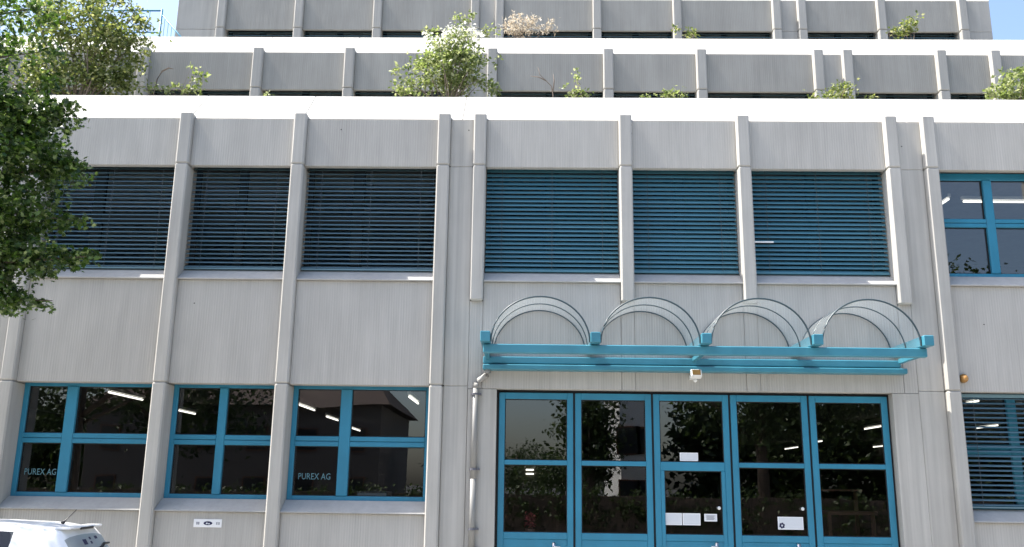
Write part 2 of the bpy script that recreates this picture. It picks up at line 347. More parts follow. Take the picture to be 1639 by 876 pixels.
# tiers two and three
def tier(ribs, Y, zb, head, zc, xl, xr):
    for x in ribs:
        rib(x, Y - 0.10, Y + 0.2, head + 0.004, zc + 0.07); rib(x, Y - 0.10, Y + 0.34, zb, head)
    edges = [xl - RW] + ribs + [xr]
    for a, b in zip(edges, edges[1:]):
        x0, x1 = a + RW, b
        if b - a < 0.8 or a == edges[0] or b == edges[-1]:
            panel(x0, x1, Y, head + 0.004, zc - 0.005, 'smooth'); panel(x0, x1, Y, zb, head, 'smooth'); continue
        panel(x0, x1, Y, head, zc - 0.005, 'fluted_shaded', 0.06)
        make_window(x0, x1, zb + 0.1, head + 0.20, Y + 0.24, [((x0 + x1) / 2 - 0.06, (x0 + x1) / 2 + 0.06)], [], header=0.03, mat='shaded_frame')
        make_blind(x0, x1, head - 0.45, head + 0.19, Y + 0.14, (25, 60), 'blind_slat')
    js = [xl - 0.02] + joints(ribs) + [xr + 0.02]
    for a, b in zip(js, js[1:]): coping(a, b, Y, zc)
tier(T2, 3.0, 7.60, 9.15, 9.92, -13.0, 12.6)
tier(T3, 5.6, 10.25, 11.80, 12.56, -8.05, 10.2)
# shell: floors, roofs, side and back walls
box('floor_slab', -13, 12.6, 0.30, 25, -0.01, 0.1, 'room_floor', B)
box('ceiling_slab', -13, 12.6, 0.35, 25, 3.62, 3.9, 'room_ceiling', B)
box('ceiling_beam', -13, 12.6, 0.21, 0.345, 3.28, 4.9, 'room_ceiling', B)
box('terrace_slab', -13, 12.6, 0.6, 25, 7.3, 7.55, 'coping', B)
box('terrace_slab', -13, 12.6, 3.6, 25, 9.95, 10.2, 'coping', B)
box('roof_slab', -8.04, 10.19, 5.85, 15, 12.6, 12.85, 'coping', B)
for x0, x1, y0, y1, z0, z1 in ((-13.2, -13.01, 0, 25, 0, 7.29), (12.61, 12.8, 0, 25, 0, 7.29), (-13.2, 12.8, 25.01, 25.2, 0, 10.2),
                               (-13.2, -13.01, 3.0, 25, 7.55, 9.9), (12.61, 12.8, 3.0, 25, 7.55, 9.9),
                               (-8.05, -7.85, 5.81, 15, 10.2, 12.56), (10.0, 10.2, 5.81, 15, 10.2, 12.56), (-8.05, 10.2, 15.01, 15.2, 10.2, 12.8)):
    box('end_wall', x0, x1, y0, y1, z0, z1, 'smooth', B)
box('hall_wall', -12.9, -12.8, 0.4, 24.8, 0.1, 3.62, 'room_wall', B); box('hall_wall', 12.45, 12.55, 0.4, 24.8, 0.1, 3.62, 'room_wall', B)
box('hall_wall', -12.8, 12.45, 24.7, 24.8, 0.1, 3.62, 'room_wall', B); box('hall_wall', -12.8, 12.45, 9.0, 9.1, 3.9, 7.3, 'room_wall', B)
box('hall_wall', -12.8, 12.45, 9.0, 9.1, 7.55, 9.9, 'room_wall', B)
box('planter_wall', -13, 12.6, 1.75, 1.83, 7.55, 7.85, 'coping', B); box('planter_soil', -13, 12.6, 0.95, 1.75, 7.55, 7.8, 'soil', B)
box('planter_wall', -13, 12.6, 4.55, 4.63, 10.2, 10.5, 'coping', B); box('planter_soil', -13, 12.6, 3.95, 4.55, 10.2, 10.45, 'soil', B)

# folding entrance doors
def leaf(x0, x1, wicket=False):
    y = 0.12; d = 0.06; z0, z1 = 0.02, 3.165; fw = 0.085; bm = bmesh.new()
    bbox(bm, x0, x0 + fw, y, y + d, z0, z1, 0.006); bbox(bm, x1 - fw, x1, y, y + d, z0, z1, 0.006)
    bbox(bm, x0 + fw, x1 - fw, y + 0.002, y + d, z1 - 0.09, z1, 0.005)
    bbox(bm, x0 + fw, x1 - fw, y + 0.012, y + d, z0, 1.15, 0.005); bbox(bm, x0 + fw, x1 - fw, y + 0.002, y + d, 1.15, 1.24, 0.005)
    if wicket:
        bbox(bm, x0 + fw, x1 - fw, y - 0.004, y + d, 2.10, 2.22, 0.006); lo = 2.10
        bbox(bm, x0 + fw, x0 + fw + 0.05, y - 0.008, y + d, 0.04, 2.10, 0.006); bbox(bm, x1 - fw - 0.05, x1 - fw, y - 0.008, y + d, 0.04, 2.10, 0.006)
        a, b = x0 + fw + 0.05, x1 - fw - 0.05
    else:
        bbox(bm, x0 + fw, x1 - fw, y + 0.002, y + d, 2.155, 2.22, 0.005); lo = 2.155; a, b = x0 + fw, x1 - fw
    lf = bm_obj('door_leaf', bm, 'blue_paint', B)
    for (p, q, r0, r1) in ((x0 + fw, x1 - fw, 2.22, z1 - 0.09), (a, b, 1.24, lo)):
        mesh_obj('pane', [(p, y + 0.035, r0), (q, y + 0.035, r0), (q, y + 0.035, r1), (p, y + 0.035, r1)], [(0, 1, 2, 3)], 'window_glass', lf)
        g = bmesh.new(); t = 0.012
        for (a0, a1, b0, b1) in ((p, p + t, r0, r1), (q - t, q, r0, r1), (p + t, q - t, r0, r0 + t), (p + t, q - t, r1 - t, r1)): bbox(g, a0, a1, y + 0.024, y + 0.033, b0, b1)
        bm_obj('gasket', g, 'rubber', lf)
    return lf
div = [-0.44, 0.645, 1.755, 2.85, 3.965, 5.095]
leaves = [leaf(a + 0.015, b - 0.015, k == 2) for k, (a, b) in enumerate(zip(div, div[1:]))]
box('door_track', DOOR[0], DOOR[1], 0.16, 0.3, 3.17, 3.2, 'dark_gap', B)
box('door_stop', DOOR[0], DOOR[1], 0.2, 0.25, 3.10, 3.169, 'dark_gap', B)
for d_ in div: box('door_seal', d_ - 0.014, d_ + 0.014, 0.15, 0.175, 0.02, 3.165, 'rubber', B)
def ball(name, c, r, mat, parent, seg=12, sc=(1, 1, 1)):
    bm = bmesh.new(); bmesh.ops.create_uvsphere(bm, u_segments=seg, v_segments=seg // 2 + 2, radius=r)
    for v in bm.verts: v.co = Vector((v.co.x * sc[0], v.co.y * sc[1], v.co.z * sc[2])) + Vector(c)
    return bm_obj(name, bm, mat, parent, True)
def lever(x, z, lf, s):
    bm = bmesh.new(); tube(bm, [(x, 0.13, z), (x, 0.06, z), (x + s * 0.015, 0.06, z), (x + s * 0.09, 0.06, z)], 0.009, 8); bbox(bm, x - 0.02, x + 0.02, 0.108, 0.119, z - 0.11, z + 0.05)
    bm_obj('handle', bm, 'steel', lf, True)
lever(0.36, 1.06, leaves[0], 1); lever(2.60, 1.09, leaves[2], -1); lever(3.72, 1.09, leaves[3], -1)
ball('knob', (2.645, 0.095, 1.60), 0.024, 'white_plastic', leaves[2]); ball('knob', (3.80, 0.115, 1.605), 0.024, 'white_plastic', leaves[3])

# lettering on two panes
def text_mesh(name, body, x, z, y, h, mat, parent, sx=1.0):
    cu = bpy.data.curves.new(name, 'FONT'); cu.body = body; cu.size = h; cu.resolution_u = 2
    t = bpy.data.objects.new(name, cu); COL.objects.link(t)
    dg = bpy.context.evaluated_depsgraph_get(); me = bpy.data.meshes.new_from_object(t.evaluated_get(dg)); bpy.data.objects.remove(t)
    for v in me.vertices: v.co = Vector((x + v.co.x * sx, y, z + v.co.y))
    me.materials.clear(); me.materials.append(MATS[mat]); return link(bpy.data.objects.new(name, me), parent)
for wn, x0 in lettered:
    text_mesh('lettering', 'PUREX AG', x0 + 0.135, 1.93 if x0 < -5 else 1.915, 0.281, 0.125, 'decal_teal', wn, 0.80)

# ------------------------------------------------------------------ canopy over the doors
CN = empty('entrance_canopy', (2.3, 0, 3.46), 'blue steel canopy with four clear barrel vaults above the entrance doors', 'canopy')
CN_off = Vector((2.3, 0, 3.46))
def cchild(o): o.parent = CN; o.matrix_parent_inverse = Matrix.Translation(-CN_off); return o
arms = [-0.585, 0.87, 2.325, 3.78, 5.215]
cchild(box('wall_beam', -0.655, 5.21, -0.16, -0.003, 3.545, 3.645, 'canopy_paint', None, 0.012))
cchild(box('lower_beam', -0.655, 5.28, -0.20, -0.003, 3.455, 3.53, 'canopy_paint', None, 0.012))
cchild(box('front_beam', -0.62, 5.255, -0.93, -0.83, 3.585, 3.705, 'canopy_paint', None, 0.012))
for x in arms: cchild(box('arm', x - 0.066, x + 0.066, -1.10, -0.003, 3.712, 3.85, 'canopy_paint', None, 0.008))
for x in (-0.585, 2.325, 5.20): cchild(box('bracket', x - 0.03, x + 0.03, -0.83, -0.163, 3.60, 3.665, 'canopy_paint', None, 0.004))
for a, b in zip(arms, arms[1:]):
    x0, x1 = a + 0.072, b - 0.072; cx, rr = (x0 + x1) / 2, (x1 - x0) / 2; zb = 3.72; rz = 0.615; N = 28
    arc = [(cx - rr * math.cos(math.pi * k / N), zb + rz * math.sin(math.pi * k / N)) for k in range(N + 1)]
    ys = (-1.02, -0.03); vs = [(x, y, z) for x, z in arc for y in ys]
    vi = [(cx + (x - cx) * 0.985, y, zb + (z - zb) * 0.985) for x, z in arc for y in ys]
    fs = [(2 * i, 2 * i + 2, 2 * i + 3, 2 * i + 1) for i in range(N)]
    cchild(mesh_obj('glass_vault', vs, fs, 'canopy_glass', None, True))
    for y, rad in ((-1.02, 0.012), (-0.52, 0.009), (-0.03, 0.010)):
        cchild(tube_obj('arch', [(x, y, z - 0.0) for x, z in arc], rad, 'arch_metal' if 'arch_metal' in MATS else 'ink_grey', None, 6))

# ------------------------------------------------------------------ things fixed to the facade
dp = empty('downpipe', (-0.76, -0.055, 0), 'grey metal downpipe with an S bend at the left end of the canopy', 'downpipe')
def child_at(o, p): o.parent = p; o.matrix_parent_inverse = Matrix.Translation(-p.location); return o
bend = [(-0.585, -0.13, 3.47), (-0.585, -0.13, 3.42), (-0.60, -0.10, 3.385), (-0.66, -0.07, 3.345), (-0.72, -0.055, 3.315), (-0.755, -0.055, 3.27), (-0.76, -0.055, 3.20)]
child_at(tube_obj('bend', bend, 0.042, 'zinc', None, 14), dp)
child_at(tube_obj('pipe', [(-0.76, -0.055, 3.2), (-0.765, -0.055, 1.95)], 0.043, 'zinc', None, 14), dp)
child_at(tube_obj('pipe', [(-0.768, -0.055, 1.95), (-0.768, -0.055, 1.0)], 0.0455, 'zinc', None, 14), dp)
child_at(tube_obj('base_pipe', [(-0.768, -0.055, 1.0), (-0.768, -0.055, 0.0)], 0.052, 'zinc', None, 14), dp)
for z in (3.12, 2.08, 1.28, 1.02):
    bm = bmesh.new(); tube(bm, [(-0.765, -0.055, z - 0.014), (-0.765, -0.055, z + 0.014)], 0.055, 14); bbox(bm, -0.70, -0.675, -0.05, 0.002, z - 0.012, z + 0.012)
    bbox(bm, -0.725, -0.675, -0.07, -0.04, z - 0.012, z + 0.012)
    child_at(bm_obj('pipe_clip', bm, 'ink_grey', None), dp)

fl = empty('security_light', (2.33, 0, 3.40), 'small white flood lamp on a bracket under the canopy centre', 'lamp')
bm = bmesh.new(); bbox(bm, 2.27, 2.33, -0.05, -0.003, 3.36, 3.42); tube(bm, [(2.30, -0.04, 3.39), (2.31, -0.14, 3.41)], 0.012, 8)
child_at(bm_obj('bracket', bm, 'white_plastic', None), fl)
bm = bmesh.new(); bbox(bm, -0.075, 0.075, -0.045, 0.045, -0.055, 0.055, 0.01)
bmesh.ops.rotate(bm, verts=bm.verts, matrix=Matrix.Rotation(R(-25), 3, 'X')); bmesh.ops.translate(bm, verts=bm.verts, vec=(2.335, -0.19, 3.42))
child_at(bm_obj('housing', bm, 'white_plastic', None), fl)
bm = bmesh.new(); bbox(bm, -0.058, 0.058, -0.049, -0.046, -0.042, 0.042)
bmesh.ops.rotate(bm, verts=bm.verts, matrix=Matrix.Rotation(R(-25), 3, 'X')); bmesh.ops.translate(bm, verts=bm.verts, vec=(2.335, -0.19, 3.42))
child_at(bm_obj('lens', bm, 'brass', None), fl)
child_at(ball('sensor', (2.33, -0.15, 3.335), 0.028, 'white_plastic', None), fl)
al = empty('alarm_lamp', (6.12, 0, 3.42), 'round amber signal lamp on the concrete at the right', 'lamp')
child_at(tube_obj('base', [(6.12, -0.003, 3.42), (6.12, -0.04, 3.42)], [0.062, 0.062], 'brass', None, 18), al)
child_at(ball('dome', (6.12, -0.055, 3.42), 0.052, 'amber', None, 16, (1, 1.1, 1)), al)

sg = empty('wall_plate', (-4.42, 0, 1.30), 'white plate with a dark blue oval logo on the concrete under the windows', 'sign')
child_at(box('plate', -4.615, -4.225, -0.012, -0.002, 1.25, 1.36, 'paper_edge', None, 0.002), sg)
def ellipse(name, cx, cz, rx, rz, y, mat, n=24): return mesh_obj(name, [(cx + rx * math.cos(2 * math.pi * k / n), y, cz + rz * math.sin(2 * math.pi * k / n)) for k in range(n)], [tuple(range(n))], mat)
child_at(ellipse('oval', -4.415, 1.305, 0.062, 0.026, -0.0135, 'ink_navy'), sg)
child_at(ellipse('oval_centre', -4.43, 1.303, 0.014, 0.011, -0.0145, 'paper'), sg); child_at(ellipse('oval_centre', -4.40, 1.298, 0.012, 0.009, -0.0145, 'paper'), sg)
for bx, dz in ((-4.578, 0), (-4.553, 0), (-4.302, 0), (-4.272, 0)):
    for q in range(3): child_at(box('printed_line', bx, bx + 0.02, -0.0138, -0.0128, 1.288 + q * 0.012, 1.295 + q * 0.012, 'ink_navy' if bx < -4.4 else 'ink_grey', None), sg)

def notice(x0, x1, z0, z1, label, y=0.140):
    e = empty('paper_notice', ((x0 + x1) / 2, y, z0), label, 'notice')
    child_at(box('border', x0, x1, y, y + 0.003, z0, z1, 'paper_edge', None), e); bx = 0.012
    child_at(box('sheet', x0 + bx, x1 - bx, y - 0.0015, y - 0.0005, z0 + bx, z1 - bx, 'paper', None), e); return e
notice(1.90, 2.135, 1.365, 1.525, 'left one of the two joined grey sheets on the small door')
notice(2.145, 2.39, 1.365, 1.525, 'right one of the two joined grey sheets on the small door')
e = notice(2.445, 2.62, 1.42, 1.52, 'small white printed card below the knob of the small door')
for q in range(4): child_at(box('printed_line', 2.475, 2.575 + 0.012 * (q % 2), 0.137, 0.138, 1.445 + q * 0.015, 1.451 + q * 0.015, 'ink_grey', None), e)
e = notice(3.455, 3.805, 1.325, 1.495, 'white sheet with a dark round emblem on the door right of the small door')
for k in range(6):
    a = k * math.pi / 3 + 0.3; child_at(ellipse('emblem', 3.51 + 0.026 * math.cos(a), 1.378 + 0.026 * math.sin(a), 0.015, 0.015, 0.1375, 'ink_navy', 10), e)
notice(2.13, 2.385, 2.235, 2.35, 'pale card standing on the rail above the small door')

# ------------------------------------------------------------------ inside the hall
def tube_lamp(x, y0, y1, label, z=3.40, alongx=False):
    e = empty('ceiling_lamp', (x, y0, z), label, 'ceiling lamp', 'lit fluorescent lamps inside the building')
    if alongx: pts = [(y0, x, z), (y1, x, z)]; e.location = (y0, x, z)
    else: pts = [(x, y0, z), (x, y1, z)]
    child_at(tube_obj('tube', pts, 0.018, 'tube_light', None, 8), e)
    (a, b, c), (d, f_, g) = pts
    child_at(box('housing', min(a, d) - 0.03, max(a, d) + 0.03, min(b, f_) - 0.03, max(b, f_) + 0.03, z + 0.035, z + 0.09, 'white_plastic', None), e)
    return e
tube_lamp(-7.5, 3.2, 4.65, 'lit tube lamp seen in the upper right pane of the leftmost lower window')
tube_lamp(-7.75, 6.9, 8.2, 'lit tube lamp seen in the upper left pane of the second lower window')
tube_lamp(-4.62, 4.95, 6.7, 'nearest lit tube in the row seen in the third lower window')
tube_lamp(-4.75, 8.5, 9.8, 'second lit tube in the row seen in the third lower window')
tube_lamp(-4.98, 12.7, 14.1, 'farthest lit tube in the row seen in the third lower window')
tube_lamp(-2.15, 3.4, 4.75, 'lit tube by the upper right corner of the third lower window')
tube_lamp(8.55, 9.2, 10.6, 'nearest lit tube seen through the upper pane of the rightmost door')
tube_lamp(9.35, 16.6, 17.8, 'short lit tube seen at the left edge of the rightmost door')
tube_lamp(9.85, 21.0, 22.7, 'distant lit tube seen through the second door from the right')
tube_lamp(12.3, 19.3, 20.2, 'far lit tube at the right edge of the rightmost door')
tube_lamp(10.95, 8.7, 9.7, 'lit tube seen through the lower right blind, lower one')
tube_lamp(7.75, 2.95, 3.4, 'lit tube seen through the lower right blind, upper one')
tube_lamp(2.18, 7.47, 9.2, 'long horizontal lit tube in the upper right window', 6.75, True)
tube_lamp(7.16, 2.05, 2.4, 'short slanting lit tube at the left edge of the upper right window', 6.75)
for z, nm in ((2.50, 'upper'), (2.34, 'lower')):
    tag(box('wall_lamp', -0.10, 0.22, 24.60, 24.68, z, z + 0.06, 'tube_light'), nm + ' of two small lit strips deep behind the leftmost door', 'lamp', 'lit strips deep inside the hall')
tb = empty('work_table', (4.7, 1.6, 0.1), 'brown table with a raised shelf behind the rightmost door', 'table')
child_at(box('top', 4.55, 5.3, 1.4, 2.2, 1.50, 1.55, 'wood', None, 0.005), tb); child_at(box('shelf', 4.6, 5.25, 1.8, 2.1, 1.85, 1.88, 'wood', None), tb)
for x in (4.58, 5.24):
    for y in (1.44, 2.13): child_at(box('leg', x - 0.025, x + 0.025, y - 0.025, y + 0.025, 0.1, 1.498 if y < 2 else 1.84, 'wood', None), tb)
cb = empty('cabinet', (-2.4, 2.2, 0.1), 'pale grey cabinet inside behind the third lower window', 'cabinet')
child_at(box('case', -2.75, -2.25, 2.0, 2.5, 0.1, 1.75, 'ink_grey', None, 0.01), cb); child_at(box('door', -2.73, -2.27, 1.985, 1.998, 0.2, 1.72, 'paper', None), cb)

# ------------------------------------------------------------------ foliage tools
LEAF = {'simple': (np.array([(0, 0, 0), (0.30, 0.42, 0.06), (0, 1, -0.05), (-0.30, 0.42, 0.06)]), [(0, 1, 2), (0, 2, 3)]),
        'long': (np.array([(0, 0, 0), (0.16, 0.4, 0.04), (0, 1, -0.12), (-0.16, 0.4, 0.04)]), [(0, 1, 2), (0, 2, 3)]),
        'maple': (np.array([(0, 0, 0), (0.22, 0.10, 0.02), (0.56, 0.18, -0.03), (0.34, 0.42, 0.04), (0.52, 0.74, -0.03), (0.16, 0.62, 0.05), (0, 1.0, -0.06),
                            (-0.16, 0.62, 0.05), (-0.52, 0.74, -0.03), (-0.34, 0.42, 0.04), (-0.56, 0.18, -0.03), (-0.22, 0.10, 0.02), (0, 0.40, 0.06)]),
                  [(0, 1, 12), (1, 2, 3), (1, 3, 12), (3, 4, 5), (3, 5, 12), (5, 6, 7), (5, 7, 12), (7, 8, 9), (7, 9, 12), (9, 10, 11), (9, 11, 12), (11, 0, 12)])}
def leaf_mesh(name, pts, size, kind, mat, seed, updir=0.7, spread=0.35):
    rg = np.random.default_rng(seed); P = np.asarray(pts, float); N = len(P); tv, tf = LEAF[kind]; k = len(tv)
    nrm = rg.normal(size=(N, 3)) * 0.6 + np.array([0, 0, updir]); nrm /= np.linalg.norm(nrm, axis=1)[:, None]
    d = rg.normal(size=(N, 3)); d -= (d * nrm).sum(1)[:, None] * nrm; d /= np.linalg.norm(d, axis=1)[:, None]; s = np.cross(d, nrm)
    sc = size * rg.uniform(1 - spread, 1 + spread, N)
    V = (P[:, None, :] + sc[:, None, None] * (tv[None, :, 0:1] * s[:, None, :] + tv[None, :, 1:2] * d[:, None, :] + tv[None, :, 2:3] * nrm[:, None, :])).reshape(-1, 3)
    F = (np.array(tf)[None] + (np.arange(N) * k)[:, None, None]).reshape(-1, 3)
    me = bpy.data.meshes.new(name); me.vertices.add(len(V)); me.vertices.foreach_set('co', V.ravel())
    me.loops.add(len(F) * 3); me.loops.foreach_set('vertex_index', F.ravel().astype(np.int32))
    me.polygons.add(len(F)); me.polygons.foreach_set('loop_start', np.arange(0, len(F) * 3, 3, dtype=np.int32)); me.update(calc_edges=True); me.validate()
    me.materials.append(MATS[mat]); return me
def clump_pts(blobs, seed):
    """blobs: (centre, radii, clumps, leaves per clump, clump radius)"""
    rg = np.random.default_rng(seed); out = []
    for c, rad, nc, nl, cr in blobs:
        v = rg.normal(size=(nc, 3)); v /= np.linalg.norm(v, axis=1)[:, None]; v *= rg.uniform(0, 1, (nc, 1)) ** (1 / 2.4)
        cc = np.array(c) + v * np.array(rad)
        sizes = cr * rg.uniform(0.5, 1.3, (nc, 1, 1))
        out.append((cc[:, None, :] + rg.normal(size=(nc, nl, 3)) * sizes * np.array([1, 1, 0.75])).reshape(-1, 3))
    return np.concatenate(out)
def thing_mesh(name, me, parent): return child_at(link(bpy.data.objects.new(name, me)), parent)

# ------------------------------------------------------------------ foreground maple
mp = empty('maple_tree', (-8.6, -3.7, 0), 'leafy green tree in front of the building at the left edge', 'tree')
blobs = [((-8.9, -3.8, 5.6), (1.4, 1.5, 0.9), 80, 60, 0.22), ((-9.0, -3.8, 4.6), (1.3, 1.5, 1.1), 80, 60, 0.22), ((-7.2, -3.7, 6.1), (0.6, 0.8, 0.6), 34, 46, 0.15),
         ((-6.15, -3.6, 6.75), (0.50, 0.7, 0.65), 37, 50, 0.13), ((-5.90, -3.5, 5.85), (0.55, 0.7, 0.35), 56, 50, 0.11),
         ((-5.72, -3.5, 5.35), (0.56, 0.6, 0.40), 61, 50, 0.11), ((-5.82, -3.5, 4.60), (0.60, 0.6, 0.50), 78, 50, 0.11),
         ((-5.40, -3.5, 4.18), (0.45, 0.4, 0.15), 37, 34, 0.08), ((-4.90, -3.5, 4.20), (0.24, 0.2, 0.06), 11, 18, 0.05),
         ((-5.32, -3.5, 5.80), (0.24, 0.25, 0.15), 18, 27, 0.06), ((-5.22, -3.5, 5.22), (0.22, 0.2, 0.12), 20, 23, 0.055),
         ((-5.66, -3.5, 3.72), (0.26, 0.3, 0.13), 20, 34, 0.07), ((-5.20, -3.5, 3.70), (0.20, 0.15, 0.05), 6, 17, 0.05), ((-5.85, -3.5, 3.98), (0.28, 0.3, 0.16), 18, 34, 0.08),
         ((-5.15, -3.45, 5.98), (0.22, 0.12, 0.05), 5, 12, 0.045), ((-5.02, -3.5, 5.05), (0.2, 0.15, 0.06), 6, 12, 0.045), ((-5.12, -3.5, 4.62), (0.25, 0.15, 0.08), 8, 14, 0.05),
         ((-5.45, -3.5, 6.25), (0.25, 0.2, 0.12), 8, 16, 0.06), ((-5.55, -3.5, 6.65), (0.2, 0.2, 0.15), 7, 16, 0.06), ((-5.75, -3.5, 7.1), (0.3, 0.3, 0.25), 14, 22, 0.09), ((-4.72, -3.5, 4.24), (0.12, 0.1, 0.04), 4, 9, 0.035)]
thing_mesh('crown', leaf_mesh('crown', clump_pts(blobs, 3), 0.052, 'maple', 'maple_leaf', 4), mp)
child_at(tube_obj('trunk', [(-8.6, -3.7, 0), (-8.55, -3.7, 1.5), (-8.6, -3.75, 3.2), (-8.5, -3.8, 5.0), (-8.4, -3.8, 7.5)], [0.20, 0.16, 0.14, 0.10, 0.04], 'bark', None, 12), mp)
def limb(pts, r0, r1, parent, mat='bark', seg=7):
    n = len(pts); child_at(tube_obj('limb', pts, [r0 + (r1 - r0) * i / (n - 1) for i in range(n)], mat, None, seg), parent)
limb([(-8.55, -3.75, 3.0), (-7.4, -3.65, 3.9), (-6.3, -3.55, 4.15), (-5.5, -3.5, 4.15), (-4.7, -3.5, 4.22)], 0.06, 0.005, mp)
limb([(-8.5, -3.8, 4.4), (-7.3, -3.6, 4.9), (-6.2, -3.5, 5.1), (-5.1, -3.5, 5.22)], 0.06, 0.005, mp)
limb([(-8.5, -3.8, 5.2), (-7.3, -3.6, 5.6), (-6.1, -3.5, 5.7), (-5.25, -3.5, 5.9)], 0.06, 0.005, mp)
limb([(-8.5, -3.8, 2.9), (-7.2, -3.6, 3.5), (-6.2, -3.5, 3.75), (-5.1, -3.5, 3.72)], 0.04, 0.004, mp)
limb([(-8.45, -3.8, 5.4), (-7.3, -3.7, 6.0), (-6.3, -3.6, 6.45), (-5.6, -3.5, 6.62)], 0.04, 0.003, mp)
limb([(-7.3, -3.6, 4.9), (-6.3, -3.5, 4.75), (-5.0, -3.5, 4.62)], 0.03, 0.004, mp)
limb([(-7.3, -3.7, 6.0), (-6.4, -3.55, 7.0), (-5.6, -3.5, 7.2)], 0.03, 0.004, mp)

# ------------------------------------------------------------------ terrace plants
def stems(parent, base, tips, r=0.008, mat='twig', name='stem', bow=0.12, seed=0):
    rg = random.Random(seed)
    for t in tips:
        a, b = Vector(base) + Vector((rg.uniform(-.08, .08), rg.uniform(-.05, .05), 0)), Vector(t)
        mid = a.lerp(b, 0.5) + Vector((rg.uniform(-bow, bow), rg.uniform(-bow, bow), 0.04))
        child_at(tube_obj(name, [a, a.lerp(mid, 0.6), mid, mid.lerp(b, 0.55), b], [r, r * .9, r * .75, r * .55, r * .3], mat, None, 5), parent)
def plant(name, label, cat, base, blobs, size, kind, mat, seed, ntips=6, r=0.008, group='plants growing on the terraces', leaves='foliage', updir=0.6):
    e = empty(name, base, label, cat, group); pts = clump_pts(blobs, seed)
    thing_mesh(leaves, leaf_mesh(leaves, pts, size, kind, mat, seed + 50, updir), e)
    rg = np.random.default_rng(seed); idx = rg.choice(len(pts), min(ntips, len(pts)), replace=False)
    stems(e, base, [pts[i] for i in idx], r, seed=seed); return e
S1, S2 = 7.80, 10.45
plant('terrace_tree', 'tall olive green bushy tree on the first terrace beside the blue railing', 'tree', (-7.75, 1.4, S1),
      [((-8.05, 1.4, 9.35), (0.95, 0.55, 0.85), 105, 36, 0.13), ((-7.15, 1.4, 9.3), (0.52, 0.45, 0.55), 50, 32, 0.11), ((-6.98, 1.4, 9.75), (0.22, 0.25, 0.22), 8, 26, 0.09),
       ((-8.3, 1.4, 10.2), (0.9, 0.5, 0.4), 34, 30, 0.13), ((-7.5, 1.4, 10.15), (0.38, 0.4, 0.25), 12, 30, 0.11), ((-7.2, 1.35, 8.55), (0.5, 0.35, 0.3), 34, 32, 0.10), ((-8.1, 1.35, 8.55), (0.8, 0.35, 0.3), 44, 34, 0.12),
       ((-9.8, 1.4, 9.4), (0.9, 0.5, 0.9), 50, 34, 0.16)], 0.075, 'simple', 'shrub_leaf', 11, 22, 0.02)
plant('weed_clump', 'thin arching weeds right of the tall terrace tree', 'plant', (-6.0, 1.3, S1),
      [((-6.3, 1.3, 8.35), (0.3, 0.2, 0.12), 8, 10, 0.05), ((-5.75, 1.3, 8.6), (0.14, 0.1, 0.26), 9, 8, 0.045), ((-5.9, 1.3, 8.36), (0.32, 0.2, 0.10), 9, 10, 0.05)], 0.07, 'simple', 'bright_leaf', 12, 12, 0.005)
e = empty('grass_stalk', (-6.42, 1.3, S1), 'single pale arching grass stalk near the weeds', 'plant', 'plants growing on the terraces')
child_at(tube_obj('stalk', [(-6.42, 1.3, S1), (-6.43, 1.3, 8.3), (-6.40, 1.3, 8.55), (-6.33, 1.3, 8.70), (-6.22, 1.3, 8.76), (-6.14, 1.3, 8.74)], [0.008, 0.007, 0.010, 0.014, 0.012, 0.003], 'twig', None, 6), e)
plant('weed_tuft', 'tiny pale tuft on the parapet between the second and third bay', 'plant', (-4.5, 1.2, S1), [((-4.5, 1.2, 8.22), (0.12, 0.1, 0.05), 5, 9, 0.035)], 0.05, 'simple', 'bright_leaf', 13, 3, 0.004)
plant('flowering_bush', 'big light green bush with white flowers on the first terrace', 'bush', (-1.4, 1.3, S1),
      [((-1.40, 1.3, 8.75), (0.62, 0.42, 0.48), 100, 32, 0.09), ((-2.0, 1.3, 8.38), (0.34, 0.25, 0.16), 16, 20, 0.07), ((-2.28, 1.3, 8.72), (0.09, 0.1, 0.06), 3, 12, 0.04),
       ((-1.35, 1.3, 9.2), (0.45, 0.3, 0.2), 22, 22, 0.08), ((-0.72, 1.3, 8.5), (0.2, 0.2, 0.24), 10, 14, 0.06), ((-0.62, 1.3, 8.9), (0.06, 0.1, 0.2), 3, 6, 0.03), ((-0.6, 1.3, 8.32), (0.14, 0.1, 0.05), 4, 12, 0.04)], 0.068, 'simple', 'bright_leaf', 14, 26, 0.010)
bush = [o for o in bpy.data.objects if o.name == 'flowering_bush'][0]
stuff(thing_mesh('flowers', leaf_mesh('flowers', clump_pts([((-1.35, 1.28, 9.36), (0.52, 0.3, 0.12), 26, 16, 0.06), ((-1.3, 1.25, 9.05), (0.55, 0.3, 0.2), 10, 6, 0.05)], 15), 0.06, 'simple', 'flower_white', 16), bush))
e = empty('bare_twig', (0.36, 1.3, S1), 'bare leafless twig standing right of the big bush', 'plant', 'plants growing on the terraces')
for pts in ([(0.36, 1.3, S1), (0.36, 1.3, 8.3), (0.33, 1.3, 8.46), (0.22, 1.3, 8.58), (0.14, 1.3, 8.66), (0.10, 1.3, 8.80)], [(0.24, 1.3, 8.56), (0.12, 1.3, 8.62), (-0.02, 1.3, 8.64)], [(0.355, 1.3, 8.35), (0.38, 1.3, 8.55), (0.36, 1.3, 8.68)]):
    child_at(tube_obj('twig', pts, [0.012 - 0.009 * i / (len(pts) - 1) for i in range(len(pts))], 'twig', None, 5), e)
plant('weed_tuft', 'upright green weed with one tall shoot beside the bare twig', 'plant', (0.78, 1.3, S1), [((0.78, 1.3, 8.3), (0.22, 0.12, 0.1), 10, 12, 0.05), ((0.78, 1.3, 8.62), (0.04, 0.05, 0.16), 5, 7, 0.035), ((0.55, 1.3, 8.45), (0.05, 0.05, 0.08), 2, 7, 0.03)], 0.06, 'simple', 'bright_leaf', 17, 7, 0.006)
